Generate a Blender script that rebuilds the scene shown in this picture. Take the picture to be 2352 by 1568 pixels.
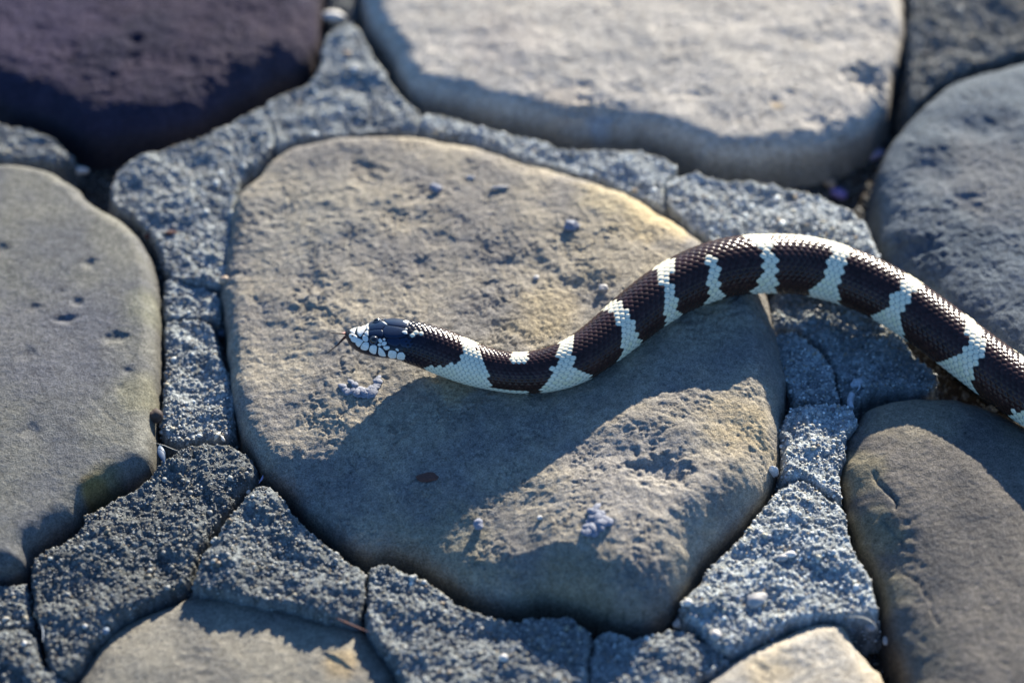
import bpy, math, random
import numpy as np

for o in list(bpy.data.objects):
    bpy.data.objects.remove(o, do_unlink=True)
SC = bpy.context.scene
COL = SC.collection
rng = np.random.RandomState(7)
random.seed(7)

# ------------------------------------------------------------------ camera
PITCH = math.radians(48)
DIST = 0.90
LENS = 70.0
cam_d = bpy.data.cameras.new("camera")
cam = bpy.data.objects.new("camera", cam_d)
COL.objects.link(cam)
CP = np.array([0, -math.cos(PITCH) * DIST, math.sin(PITCH) * DIST])
cam.location = CP
cam.rotation_euler = (math.pi / 2 - PITCH, 0, 0)
cam_d.lens = LENS
cam_d.sensor_width = 36
cam_d.clip_start = 0.02
cam_d.clip_end = 50
cam_d.dof.use_dof = True
cam_d.dof.focus_distance = 0.853
cam_d.dof.aperture_fstop = 3.4
cam_d.dof.aperture_blades = 0
SC.camera = cam
C_R = np.array([1.0, 0, 0])
C_U = np.array([0, math.sin(PITCH), math.cos(PITCH)])
C_F = np.array([0, math.cos(PITCH), -math.sin(PITCH)])
# measured points are in units of the photograph scaled to 2352 x 1568
VW, VH = 2352.0, 1568.0
KF = LENS / 36.0 * VW


def at(px, py, z=0.0):
    """point of the place at height z seen at (px, py)"""
    px = np.asarray(px, float); py = np.asarray(py, float); z = np.asarray(z, float)
    a = (px - VW / 2) / KF; b = -(py - VH / 2) / KF
    d = C_F + a[..., None] * C_R + b[..., None] * C_U
    t = (z - CP[2]) / d[..., 2]
    return CP + d * t[..., None]


def proj(P):
    q = P - CP
    w = q @ C_F
    return VW / 2 + KF * (q @ C_R) / w, VH / 2 - KF * (q @ C_U) / w


# ------------------------------------------------------------------ light
SUN_EL = math.radians(18)
SUN_AZ = math.radians(20)          # clockwise from +y
world = bpy.data.worlds.new("World")
SC.world = world
world.use_nodes = True
wn = world.node_tree
bg = wn.nodes["Background"]
sky = wn.nodes.new("ShaderNodeTexSky")
sky.sky_type = 'NISHITA'
sky.sun_disc = False
sky.sun_elevation = SUN_EL
sky.sun_rotation = SUN_AZ
sky.air_density = 1.0
sky.dust_density = 0.3
sky.ozone_density = 6.5
wn.links.new(sky.outputs[0], bg.inputs[0])
bg.inputs[1].default_value = 0.083
sun_d = bpy.data.lights.new("sun", 'SUN')
sun_d.energy = 5.0
sun_d.angle = math.radians(0.5)
sun_d.color = (1.0, 0.90, 0.74)
sun = bpy.data.objects.new("sun", sun_d)
COL.objects.link(sun)
sun.rotation_euler = (math.pi / 2 - SUN_EL, 0, math.pi - SUN_AZ)
sun.location = (0.5, 1, 0.6)
SC.view_settings.view_transform = 'Standard'
SC.view_settings.look = 'None'
SC.view_settings.exposure = 1.4
SC.view_settings.gamma = 1
SC.view_settings.use_curve_mapping = False

# ------------------------------------------------------------------ noise
_P = np.random.RandomState(3).permutation(4096)
_A = np.random.RandomState(4).rand(4096) * 2 * math.pi
_GX, _GY = np.cos(_A), np.sin(_A)
_J1 = np.random.RandomState(5).rand(4096)
_J2 = np.random.RandomState(6).rand(4096)


def _h(ix, iy, seed):
    return _P[(_P[(ix + seed * 131) & 4095] + iy) & 4095]


def pn(x, y, seed=0):
    ix = np.floor(x).astype(np.int64); iy = np.floor(y).astype(np.int64)
    fx = x - ix; fy = y - iy
    u = fx * fx * fx * (fx * (fx * 6 - 15) + 10); v = fy * fy * fy * (fy * (fy * 6 - 15) + 10)
    def g(dx, dy):
        h = _h(ix + dx, iy + dy, seed)
        return _GX[h] * (fx - dx) + _GY[h] * (fy - dy)
    a = g(0, 0); b = g(1, 0); c = g(0, 1); d = g(1, 1)
    return 1.5 * ((a + (b - a) * u) + ((c + (d - c) * u) - (a + (b - a) * u)) * v)


def fbm(x, y, scale, octv=4, seed=0, gain=0.5):
    """x, y in metres; scale in metres (size of the largest feature)"""
    s = 0; a = 1.0; n = 0
    for k in range(octv):
        f = 2.03 ** k / scale
        s = s + a * pn(x * f + 17.3 * k, y * f - 9.1 * k, seed + k)
        n += a; a *= gain
    return s / n


def worley(x, y, scale, seed=0):
    x = x / scale; y = y / scale
    ix = np.floor(x).astype(np.int64); iy = np.floor(y).astype(np.int64)
    best = np.full(x.shape, 9.0); bid = np.zeros(x.shape, np.int64)
    for dx in (-1, 0, 1):
        for dy in (-1, 0, 1):
            h = _h(ix + dx, iy + dy, seed)
            cx = ix + dx + _J1[h]; cy = iy + dy + _J2[h]
            r = (x - cx) ** 2 + (y - cy) ** 2
            m = r < best
            best = np.where(m, r, best); bid = np.where(m, h, bid)
    return np.sqrt(best), bid


def smooth(e0, e1, x):
    t = np.clip((x - e0) / (e1 - e0), 0, 1)
    return t * t * (3 - 2 * t)


# ------------------------------------------------------------------ mesh helpers
def mesh_np(name, V, faces, mat=None, parent=None, col=None, shade=True):
    me = bpy.data.meshes.new(name)
    V = np.ascontiguousarray(V, np.float32)
    me.vertices.add(len(V)); me.vertices.foreach_set("co", V.ravel())
    if not isinstance(faces, (list, tuple)):
        faces = [faces]
    faces = [np.asarray(f, np.int32) for f in faces if len(f)]
    loops = np.concatenate([f.ravel() for f in faces])
    tot = np.concatenate([np.full(len(f), f.shape[1], np.int32) for f in faces])
    st = np.concatenate([[0], np.cumsum(tot)[:-1]]).astype(np.int32)
    me.loops.add(len(loops)); me.loops.foreach_set("vertex_index", loops)
    me.polygons.add(len(tot)); me.polygons.foreach_set("loop_start", st)
    me.polygons.foreach_set("loop_total", tot)
    me.polygons.foreach_set("use_smooth", np.full(len(tot), shade))
    if col is not None:
        ca = me.color_attributes.new("tint", 'FLOAT_COLOR', 'POINT')
        c4 = np.ones((len(V), 4), np.float32); c4[:, :3] = col
        ca.data.foreach_set("color", c4.ravel())
    me.update(calc_edges=True)
    if mat: me.materials.append(mat)
    o = bpy.data.objects.new(name, me)
    COL.objects.link(o)
    if parent: o.parent = parent
    return o


def icosphere(n=1):
    t = (1 + 5 ** .5) / 2
    v = [(-1, t, 0), (1, t, 0), (-1, -t, 0), (1, -t, 0), (0, -1, t), (0, 1, t), (0, -1, -t), (0, 1, -t), (t, 0, -1), (t, 0, 1), (-t, 0, -1), (-t, 0, 1)]
    f = [(0, 11, 5), (0, 5, 1), (0, 1, 7), (0, 7, 10), (0, 10, 11), (1, 5, 9), (5, 11, 4), (11, 10, 2), (10, 7, 6), (7, 1, 8), (3, 9, 4), (3, 4, 2), (3, 2, 6), (3, 6, 8), (3, 8, 9), (4, 9, 5), (2, 4, 11), (6, 2, 10), (8, 6, 7), (9, 8, 1)]
    v = [np.array(p, float) / np.linalg.norm(p) for p in v]
    for _ in range(n - 1):
        cache = {}; nf = []
        def mid(a, b):
            k = (min(a, b), max(a, b))
            if k not in cache:
                m = v[a] + v[b]; v.append(m / np.linalg.norm(m)); cache[k] = len(v) - 1
            return cache[k]
        for a, b, c in f:
            x, y, z = mid(a, b), mid(b, c), mid(c, a)
            nf += [(a, x, z), (b, y, x), (c, z, y), (x, y, z)]
        f = nf
    return np.array(v), np.array(f)


ICO1, ICO1F = icosphere(1)
ICO3, ICO3F = icosphere(3)
ICO4, ICO4F = icosphere(4)


def catmull(P, n=6, closed=True):
    P = np.asarray(P, float); out = []
    N = len(P)
    rngi = range(N) if closed else range(N - 1)
    for i in rngi:
        if closed:
            p0, p1, p2, p3 = P[(i - 1) % N], P[i], P[(i + 1) % N], P[(i + 2) % N]
        else:
            p0, p1, p2, p3 = P[max(i - 1, 0)], P[i], P[i + 1], P[min(i + 2, N - 1)]
        for k in range(n):
            t = k / n
            out.append(0.5 * ((2 * p1) + (-p0 + p2) * t + (2 * p0 - 5 * p1 + 4 * p2 - p3) * t * t + (-p0 + 3 * p1 - 3 * p2 + p3) * t ** 3))
    if not closed: out.append(P[-1])
    return np.array(out)


def sdf(x, y, poly):
    """signed distance, positive inside"""
    sh = x.shape; x = x.ravel(); y = y.ravel()
    out = np.full(x.shape, 1e9); ins = np.zeros(x.shape, bool)
    n = len(poly)
    for i in range(n):
        ax, ay = poly[i]; bx, by = poly[(i + 1) % n]
        ex, ey = bx - ax, by - ay
        L = ex * ex + ey * ey + 1e-18
        t = np.clip(((x - ax) * ex + (y - ay) * ey) / L, 0, 1)
        out = np.minimum(out, (x - ax - t * ex) ** 2 + (y - ay - t * ey) ** 2)
        if ay != by:
            c = ((ay > y) != (by > y)) & (x < ax + (y - ay) * ex / ey)
            ins ^= c
    d = np.sqrt(out)
    return np.where(ins, d, -d).reshape(sh)


# ------------------------------------------------------------------ materials
def new_mat(name):
    m = bpy.data.materials.new(name); m.use_nodes = True
    nt = m.node_tree
    return m, nt, nt.nodes["Principled BSDF"]


def N(nt, t, **kw):
    n = nt.nodes.new(t)
    for k, v in kw.items():
        if k in n.inputs: n.inputs[k].default_value = v
        else: setattr(n, k, v)
    return n


def ramp(nt, fac, stops):
    r = nt.nodes.new("ShaderNodeValToRGB")
    e = r.color_ramp.elements
    while len(e) < len(stops): e.new(0.5)
    for i, (p, c) in enumerate(stops):
        e[i].position = p; e[i].color = (c[0], c[1], c[2], 1) if not np.isscalar(c) else (c, c, c, 1)
    nt.links.new(fac, r.inputs[0])
    return r.outputs[0]


def mul(nt, a, b, mode='MULTIPLY', fac=1.0):
    m = nt.nodes.new("ShaderNodeMix"); m.data_type = 'RGBA'; m.blend_type = mode
    m.inputs[0].default_value = fac
    nt.links.new(a, m.inputs[6]); nt.links.new(b, m.inputs[7])
    return m.outputs[2]


def rock_mat(name, rough=0.88, b1=0.5, b2=0.35, speck=0.5, spec=0.12, sc=1.0):
    m, nt, bs = new_mat(name)
    tc = N(nt, "ShaderNodeTexCoord")
    at_ = N(nt, "ShaderNodeAttribute"); at_.attribute_name = "tint"
    n1 = N(nt, "ShaderNodeTexNoise", Scale=420.0 * sc, Detail=5.0, Roughness=0.6)
    n2 = N(nt, "ShaderNodeTexNoise", Scale=1500.0 * sc, Detail=3.0, Roughness=0.6)
    n3 = N(nt, "ShaderNodeTexNoise", Scale=2600.0 * sc, Detail=1.0)
    for n in (n1, n2, n3): nt.links.new(tc.outputs["Object"], n.inputs["Vector"])
    c = mul(nt, at_.outputs[0], ramp(nt, n1.outputs[0], [(0.3, 0.74), (0.7, 1.25)]))
    c = mul(nt, c, ramp(nt, n2.outputs[0], [(0.30, 1 - speck), (0.5, 1.0), (0.72, 1 + speck)]))
    nt.links.new(c, bs.inputs["Base Color"])
    bs.inputs["Roughness"].default_value = rough
    bs.inputs["Specular IOR Level"].default_value = spec
    bp1 = N(nt, "ShaderNodeBump", Strength=b1, Distance=0.0010)
    bp2 = N(nt, "ShaderNodeBump", Strength=b2, Distance=0.0004)
    nt.links.new(n1.outputs[0], bp1.inputs["Height"])
    nt.links.new(n2.outputs[0], bp2.inputs["Height"])
    nt.links.new(bp1.outputs[0], bp2.inputs["Normal"])
    nt.links.new(bp2.outputs[0], bs.inputs["Normal"])
    return m


M_STONE = rock_mat("sandstone", b1=0.8, b2=0.95)
M_SMOOTH = rock_mat("smooth_river_stone", rough=0.8, b1=0.5, b2=0.6, speck=0.45)
M_MORTAR = rock_mat("sandy_mortar", rough=0.9, b1=0.8, b2=0.9, speck=0.5)
M_SOIL = rock_mat("dark_soil", rough=0.95, b1=0.9, b2=0.9, speck=0.6)


def grit_mat():
    m, nt, bs = new_mat("sand_grains")
    a = N(nt, "ShaderNodeAttribute"); a.attribute_name = "tint"
    nt.links.new(a.outputs[0], bs.inputs["Base Color"])
    bs.inputs["Roughness"].default_value = 0.55
    bs.inputs["Specular IOR Level"].default_value = 0.4
    return m


M_GRIT = grit_mat()


def plain_mat(name, c, rough=0.6, spec=0.4, bump=0.0, bs_=900.0, var=0.25):
    m, nt, bs = new_mat(name)
    tc = N(nt, "ShaderNodeTexCoord")
    n1 = N(nt, "ShaderNodeTexNoise", Scale=bs_, Detail=4.0)
    nt.links.new(tc.outputs["Object"], n1.inputs["Vector"])
    col = ramp(nt, n1.outputs[0], [(0.3, [k * (1 - var) for k in c]), (0.7, [min(1, k * (1 + var)) for k in c])])
    nt.links.new(col, bs.inputs["Base Color"])
    bs.inputs["Roughness"].default_value = rough
    bs.inputs["Specular IOR Level"].default_value = spec
    if bump:
        b = N(nt, "ShaderNodeBump", Strength=bump, Distance=0.0006)
        nt.links.new(n1.outputs[0], b.inputs["Height"]); nt.links.new(b.outputs[0], bs.inputs["Normal"])
    return m


# ------------------------------------------------------------------ pavement pieces
# outlines measured on the photograph (2352 x 1568), laid on the ground at their real height
mm = 0.001
SOIL_Z = -23 * mm
STONES = dict(
    purple=dict(o=[(745, -60), (745, 0), (740, 100), (730, 150), (700, 188), (640, 216), (600, 240), (545, 264), (500, 292), (470, 312), (400, 332), (330, 343), (262, 352), (200, 345), (160, 330), (110, 304), (50, 286), (0, 265), (-160, 200), (-260, 0), (-230, -200), (0, -360), (400, -400), (650, -260)],
                z=-14, H=20, R=17, dome=2, c=(0.040, 0.033, 0.055), c2=(0.025, 0.024, 0.045), rough=1.2, label="dark purple-brown stone with shallow pits"),  # own purple-brown, darkened and blued further to paint in shadow
    big=dict(o=[(838, -60), (826, 10), (832, 50), (851, 97), (880, 140), (902, 180), (920, 215), (964, 253), (1040, 268), (1104, 289), (1170, 302), (1231, 316), (1284, 334), (1340, 340), (1401, 341), (1471, 345), (1537, 360), (1588, 380), (1635, 400), (1708, 405), (1801, 395), (1901, 375), (1968, 347), (2011, 313), (2042, 267), (2050, 210), (2068, 157), (2080, 83), (2070, 0), (2040, -140), (1900, -320), (1500, -420), (1150, -380), (900, -200)],
             z=-12, H=17, R=13, dome=2, c=(0.47, 0.44, 0.39), c2=(0.38, 0.36, 0.325), rough=1.0, label="largest pale grey stone with a shaded undercut front"),
    right=dict(o=[(2352, 134), (2290, 150), (2201, 178), (2151, 213), (2101, 257), (2068, 300), (2035, 347), (2018, 400), (2009, 460), (2012, 520), (2022, 600), (2075, 680), (2150, 760), (2230, 830), (2330, 900), (2460, 950), (2700, 930), (3050, 900), (3150, 600), (2900, 250), (2600, 130), (2450, 115)],
               z=-8, H=17, R=24, dome=3, c=(0.125, 0.15, 0.175), c2=(0.082, 0.105, 0.13), rough=1.0, label="blue-grey stone with a rough undulating top"),
    left=dict(o=[(0, 380), (67, 383), (127, 400), (187, 437), (207, 463), (267, 502), (305, 530), (335, 565), (360, 622), (370, 705), (371, 822), (366, 949), (358, 1000), (358, 1045), (347, 1088), (300, 1118), (240, 1152), (195, 1180), (175, 1212), (110, 1256), (75, 1278), (62, 1320), (0, 1340), (-150, 1330), (-350, 1100), (-420, 800), (-320, 520), (-150, 400)],
              z=-5, H=12, R=9, dome=2, c=(0.165, 0.165, 0.145), c2=(0.12, 0.125, 0.13), rough=0.5, smooth=True, label="smooth olive-grey stone with small pits"),
    centre=dict(o=[(555, 440), (600, 400), (640, 358), (700, 328), (790, 312), (880, 308), (960, 313), (1040, 325), (1120, 343), (1200, 372), (1290, 397), (1380, 421), (1450, 448), (1520, 490), (1575, 522), (1615, 552), (1690, 600), (1740, 650), (1768, 700), (1785, 780), (1803, 850), (1808, 920), (1800, 1000), (1795, 1060), (1775, 1130), (1740, 1190), (1690, 1242), (1640, 1292), (1600, 1335), (1560, 1400), (1500, 1455), (1430, 1458), (1380, 1443), (1330, 1425), (1250, 1412), (1180, 1422), (1100, 1400), (1050, 1375), (1000, 1335), (950, 1305), (900, 1290), (860, 1297), (815, 1285), (760, 1250), (705, 1205), (665, 1150), (620, 1110), (590, 1088), (565, 1040), (538, 960), (528, 880), (515, 760), (508, 670), (525, 560), (530, 500)],
                z=-8, H=18, R=19, dome=2, tilt=(0.05, 0.01), c=(0.31, 0.28, 0.225), c2=(0.21, 0.20, 0.185), rough=1.25, label="tan sandstone slab that the snake lies across"),
    low_left=dict(o=[(177, 1567), (200, 1512), (240, 1462), (310, 1412), (420, 1368), (470, 1350), (560, 1352), (650, 1370), (735, 1395), (800, 1418), (848, 1452), (885, 1492), (910, 1530), (926, 1580), (920, 1700), (700, 1850), (300, 1850), (150, 1700)],
                  z=-14, H=12, R=18, dome=3, c=(0.24, 0.225, 0.185), c2=(0.18, 0.172, 0.15), rough=0.8, smooth=True, label="pale grey stone set lower than the mortar above it"),
    low_right=dict(o=[(1608, 1567), (1661, 1528), (1718, 1492), (1801, 1452), (1851, 1428), (1895, 1420), (1935, 1435), (1961, 1475), (2001, 1525), (2031, 1567), (2060, 1700), (1900, 1850), (1650, 1800), (1520, 1650)],
                   z=-12, H=16, R=14, dome=2, c=(0.46, 0.40, 0.30), c2=(0.34, 0.32, 0.28), rough=0.9, smooth=True, label="pale cream stone with a peaked corner"),
    dark_right=dict(o=[(1935, 1045), (1928, 1095), (1938, 1162), (1961, 1245), (2001, 1312), (2025, 1378), (2035, 1445), (2051, 1495), (2073, 1567), (2110, 1750), (2350, 1850), (2620, 1750), (2700, 1400), (2640, 1150), (2480, 1020), (2352, 965), (2280, 930), (2200, 907), (2120, 902), (2040, 910), (1990, 932), (1965, 970), (1942, 1010)],
                    z=-8, H=16, R=30, dome=4, c=(0.155, 0.142, 0.125), c2=(0.115, 0.108, 0.10), rough=0.8, smooth=True, label="dark brown-grey stone with split cracks along its edge"),
)
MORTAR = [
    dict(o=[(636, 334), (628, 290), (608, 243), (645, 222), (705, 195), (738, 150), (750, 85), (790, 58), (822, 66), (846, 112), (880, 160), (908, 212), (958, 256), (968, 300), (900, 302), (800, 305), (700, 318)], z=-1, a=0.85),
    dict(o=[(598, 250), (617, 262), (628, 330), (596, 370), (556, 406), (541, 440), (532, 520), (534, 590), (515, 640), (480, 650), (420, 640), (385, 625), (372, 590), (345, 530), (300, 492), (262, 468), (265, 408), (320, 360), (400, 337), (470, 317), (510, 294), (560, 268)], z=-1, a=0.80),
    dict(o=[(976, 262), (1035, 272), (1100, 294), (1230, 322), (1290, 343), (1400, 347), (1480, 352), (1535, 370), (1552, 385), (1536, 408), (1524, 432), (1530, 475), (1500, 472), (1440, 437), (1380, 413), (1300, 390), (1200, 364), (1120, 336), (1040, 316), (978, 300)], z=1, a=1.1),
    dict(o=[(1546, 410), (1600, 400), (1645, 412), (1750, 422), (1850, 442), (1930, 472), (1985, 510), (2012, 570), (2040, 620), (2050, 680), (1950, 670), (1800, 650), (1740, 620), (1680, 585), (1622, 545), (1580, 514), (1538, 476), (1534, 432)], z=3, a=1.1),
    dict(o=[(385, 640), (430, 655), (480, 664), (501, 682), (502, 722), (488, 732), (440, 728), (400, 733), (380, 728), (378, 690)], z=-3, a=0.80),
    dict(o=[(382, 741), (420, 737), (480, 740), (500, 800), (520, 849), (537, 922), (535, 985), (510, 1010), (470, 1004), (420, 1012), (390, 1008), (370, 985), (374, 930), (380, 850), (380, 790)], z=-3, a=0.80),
    dict(o=[(368, 1064), (393, 1048), (430, 1024), (480, 1018), (535, 1024), (573, 1052), (587, 1080), (578, 1108), (547, 1132), (520, 1172), (490, 1206), (465, 1250), (445, 1296), (430, 1330), (408, 1350), (350, 1374), (310, 1396), (267, 1426), (233, 1460), (200, 1493), (167, 1536), (143, 1545), (110, 1520), (99, 1445), (82, 1412), (75, 1362), (74, 1288), (110, 1262), (182, 1218), (200, 1182), (267, 1146), (317, 1116), (350, 1092)], z=0, a=0.38),  # lower-left mortar: this and the next two have shade put into their colour
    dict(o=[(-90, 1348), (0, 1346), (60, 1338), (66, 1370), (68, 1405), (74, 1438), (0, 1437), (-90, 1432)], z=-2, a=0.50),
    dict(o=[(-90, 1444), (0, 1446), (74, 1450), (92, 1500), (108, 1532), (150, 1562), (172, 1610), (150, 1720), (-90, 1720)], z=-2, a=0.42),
    dict(o=[(600, 1113), (626, 1117), (653, 1152), (687, 1190), (717, 1220), (767, 1262), (800, 1289), (832, 1306), (837, 1350), (826, 1405), (800, 1420), (735, 1408), (667, 1388), (550, 1368), (470, 1352), (440, 1338), (453, 1308), (472, 1268), (496, 1226), (524, 1188), (552, 1152), (580, 1122)], z=3, a=0.5),  # colour factor lowered to stand in for shade from the centre stone
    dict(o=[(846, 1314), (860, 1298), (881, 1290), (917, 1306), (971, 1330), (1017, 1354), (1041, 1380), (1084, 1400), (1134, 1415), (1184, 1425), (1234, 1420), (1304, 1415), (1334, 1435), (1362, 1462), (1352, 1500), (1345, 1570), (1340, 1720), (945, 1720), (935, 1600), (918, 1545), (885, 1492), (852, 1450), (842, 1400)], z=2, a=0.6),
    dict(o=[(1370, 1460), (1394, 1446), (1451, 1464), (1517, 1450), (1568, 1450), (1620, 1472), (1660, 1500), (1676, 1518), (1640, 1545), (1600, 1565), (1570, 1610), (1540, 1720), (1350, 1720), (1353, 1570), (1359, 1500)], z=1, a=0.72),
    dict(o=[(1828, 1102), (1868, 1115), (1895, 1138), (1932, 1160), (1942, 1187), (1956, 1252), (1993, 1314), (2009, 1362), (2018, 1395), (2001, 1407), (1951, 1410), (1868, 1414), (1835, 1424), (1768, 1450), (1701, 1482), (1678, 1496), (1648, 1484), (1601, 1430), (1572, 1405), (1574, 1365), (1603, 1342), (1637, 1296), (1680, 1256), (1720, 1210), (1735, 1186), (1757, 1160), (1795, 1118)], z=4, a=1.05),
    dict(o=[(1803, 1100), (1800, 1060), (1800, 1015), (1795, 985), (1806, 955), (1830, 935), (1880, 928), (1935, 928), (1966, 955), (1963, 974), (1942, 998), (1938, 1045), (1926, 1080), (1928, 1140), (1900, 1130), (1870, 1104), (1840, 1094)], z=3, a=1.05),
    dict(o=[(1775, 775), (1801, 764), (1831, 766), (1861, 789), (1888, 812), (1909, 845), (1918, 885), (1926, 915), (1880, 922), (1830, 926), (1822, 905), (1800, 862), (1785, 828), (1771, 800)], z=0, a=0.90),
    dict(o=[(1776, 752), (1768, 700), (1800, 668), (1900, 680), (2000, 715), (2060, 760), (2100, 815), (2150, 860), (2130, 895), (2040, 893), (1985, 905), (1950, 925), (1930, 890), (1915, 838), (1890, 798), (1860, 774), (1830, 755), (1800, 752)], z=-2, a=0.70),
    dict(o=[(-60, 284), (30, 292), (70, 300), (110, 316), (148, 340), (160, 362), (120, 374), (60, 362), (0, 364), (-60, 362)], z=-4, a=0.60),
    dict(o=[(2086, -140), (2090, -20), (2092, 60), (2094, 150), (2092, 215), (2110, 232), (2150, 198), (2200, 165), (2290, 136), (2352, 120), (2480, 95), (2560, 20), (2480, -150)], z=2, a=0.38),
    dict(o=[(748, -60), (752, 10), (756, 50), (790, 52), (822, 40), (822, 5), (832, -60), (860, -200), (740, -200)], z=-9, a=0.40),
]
FEAT = dict(
    left=[('pit', 205, 607, 3.2, 1.6), ('pit', 180, 697, 3.4, 1.5), ('pit', 150, 737, 3.6, 1.7), ('pit', 262, 775, 4.0, 1.9), ('pit', 292, 850, 2.6, 1.0), ('pit', 80, 710, 3, 1.0), ('pit', 5, 580, 4, 1.4), ('pit', 140, 675, 1.8, .7), ('pit', 275, 890, 1.8, .8), ('pit', 60, 822, 5, 1.1), ('pit', 68, 992, 4, 1.2), ('crack', [(215, 920), (250, 955), (290, 985)], .8, .5)],
    purple=[('pit', 315, 97, 4.5, 3), ('pit', 308, 137, 4.5, 2), ('pit', 430, 147, 7, 1.7), ('pit', 655, 150, 8, 2.0), ('pit', 540, 165, 9, 1.3), ('pit', 250, 190, 8, 1.2)],
    big=[('pit', 1995, 178, 10, 4.5), ('pit', 1348, 200, 5, 2.0), ('pit', 1360, 262, 11, 3.0), ('pit', 1775, 235, 2.5, 1.4), ('pit', 1810, 218, 3, 1.0), ('pit', 1880, 280, 8, 2.2), ('pit', 1440, 272, 5, 1.6), ('pit', 1150, 240, 6, 1.2), ('pit', 1590, 220, 3, 1.2), ('pit', 1690, 55, 6, 1.0)],
    right=[('pit', 2085, 560, 11, 3.5), ('pit', 2130, 400, 12, 2.0), ('pit', 2250, 300, 12, 1.5), ('pit', 2225, 480, 9, 1.5), ('bump', 2150, 330, 10, 1.5)],
    centre=[('pit', 955, 512, 7, 1.3), ('pit', 1010, 555, 7, 1.2), ('pit', 1120, 480, 6, 1.0), ('pit', 1345, 700, 13, 2.2), ('pit', 1300, 660, 6, 1.2), ('pit', 965, 600, 4, 1.5), ('pit', 1220, 610, 7, 1.0), ('pit', 830, 690, 4, 1.4), ('pit', 720, 640, 8, 1.5), ('pit', 1515, 1110, 11, 2.6), ('pit', 1240, 1010, 5, 1.0), ('bump', 1450, 1185, 54, 6.0), ('bump', 1520, 945, 30, 4.5), ('bump', 1640, 1110, 24, 1.5), ('bump', 1400, 1340, 40, 3.2),
            ('pit', 950, 1215, 26, 4.0), ('pit', 760, 1080, 26, 2.5), ('pit', 640, 470, 8, 1), ('pit', 1390, 800, 6, 1), ('bump', 1700, 730, 10, 1.2)],
    low_left=[('pit', 450, 1530, 8, .8), ('pit', 700, 1460, 6, .6), ('crack', [(395, 1400), (385, 1430), (378, 1460)], .5, .3)],
    low_right=[('pit', 1800, 1540, 10, .8), ('pit', 1900, 1490, 8, .6)],
    dark_right=[('crack', [(2012, 1077), (2018, 1095), (2040, 1122), (2062, 1150), (2060, 1162)], 1.7, 1.9), ('crack', [(2034, 1182), (2056, 1208), (2076, 1232), (2074, 1250)], 1.1, 1.2), ('crack', [(2082, 1300), (2100, 1318), (2118, 1335), (2122, 1352), (2140, 1375), (2144, 1405), (2160, 1432)], 1.0, 1.1), ('pit', 2040, 1215, 9, 1.0), ('pit', 2060, 1275, 8, 1.2)],
)
# colour patches that belong to the stones: x, y, radius mm, colour, strength
STAIN = dict(
    left=[(215, 1115, 7, (0.30, 0.17, 0.035), .75), (240, 1095, 12, (0.16, 0.14, 0.06), .6), (340, 700, 14, (0.24, 0.24, 0.16), .5), (320, 900, 14, (0.21, 0.20, 0.12), .5), (100, 780, 45, (0.115, 0.12, 0.14), .6)],
    centre=[(1500, 505, 22, (0.50, 0.40, 0.23), .75), (1400, 460, 20, (0.44, 0.37, 0.23), .6), (1250, 730, 20, (0.42, 0.34, 0.20), .5), (1420, 590, 28, (0.42, 0.36, 0.25), .5), (1700, 990, 18, (0.46, 0.37, 0.22), .6), (700, 500, 40, (0.27, 0.26, 0.225), .6), (1040, 885, 12, (0.45, 0.33, 0.17), .5), (1000, 1260, 32, (0.22, 0.21, 0.15), .5), (1300, 1390, 30, (0.20, 0.185, 0.13), .6), (1450, 1150, 38, (0.33, 0.31, 0.28), .6)],
    dark_right=[(1975, 1060, 15, (0.27, 0.235, 0.15), .7), (2000, 1200, 15, (0.22, 0.20, 0.13), .7), (2030, 1320, 15, (0.20, 0.185, 0.13), .6), (2100, 940, 25, (0.24, 0.215, 0.16), .7), (2080, 1500, 22, (0.15, 0.14, 0.11), .5)],
    big=[(1300, 250, 22, (0.34, 0.29, 0.24), .5), (1500, 375, 30, (0.30, 0.25, 0.20), .6), (1150, 100, 30, (0.38, 0.34, 0.31), .4), (1380, 268, 7, (0.30, 0.36, 0.42), .6), (1782, 245, 4, (0.45, 0.33, 0.18), .6)],
    low_left=[(780, 1530, 9, (0.40, 0.29, 0.14), .5)],
    low_right=[(1870, 1500, 14, (0.40, 0.39, 0.36), .5), (1760, 1540, 10, (0.50, 0.40, 0.24), .5)],
    purple=[(620, 140, 40, (0.065, 0.053, 0.07), .5), (60, 60, 50, (0.06, 0.05, 0.09), .5)],
    right=[(2300, 420, 40, (0.17, 0.165, 0.16), .5)],
)


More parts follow.
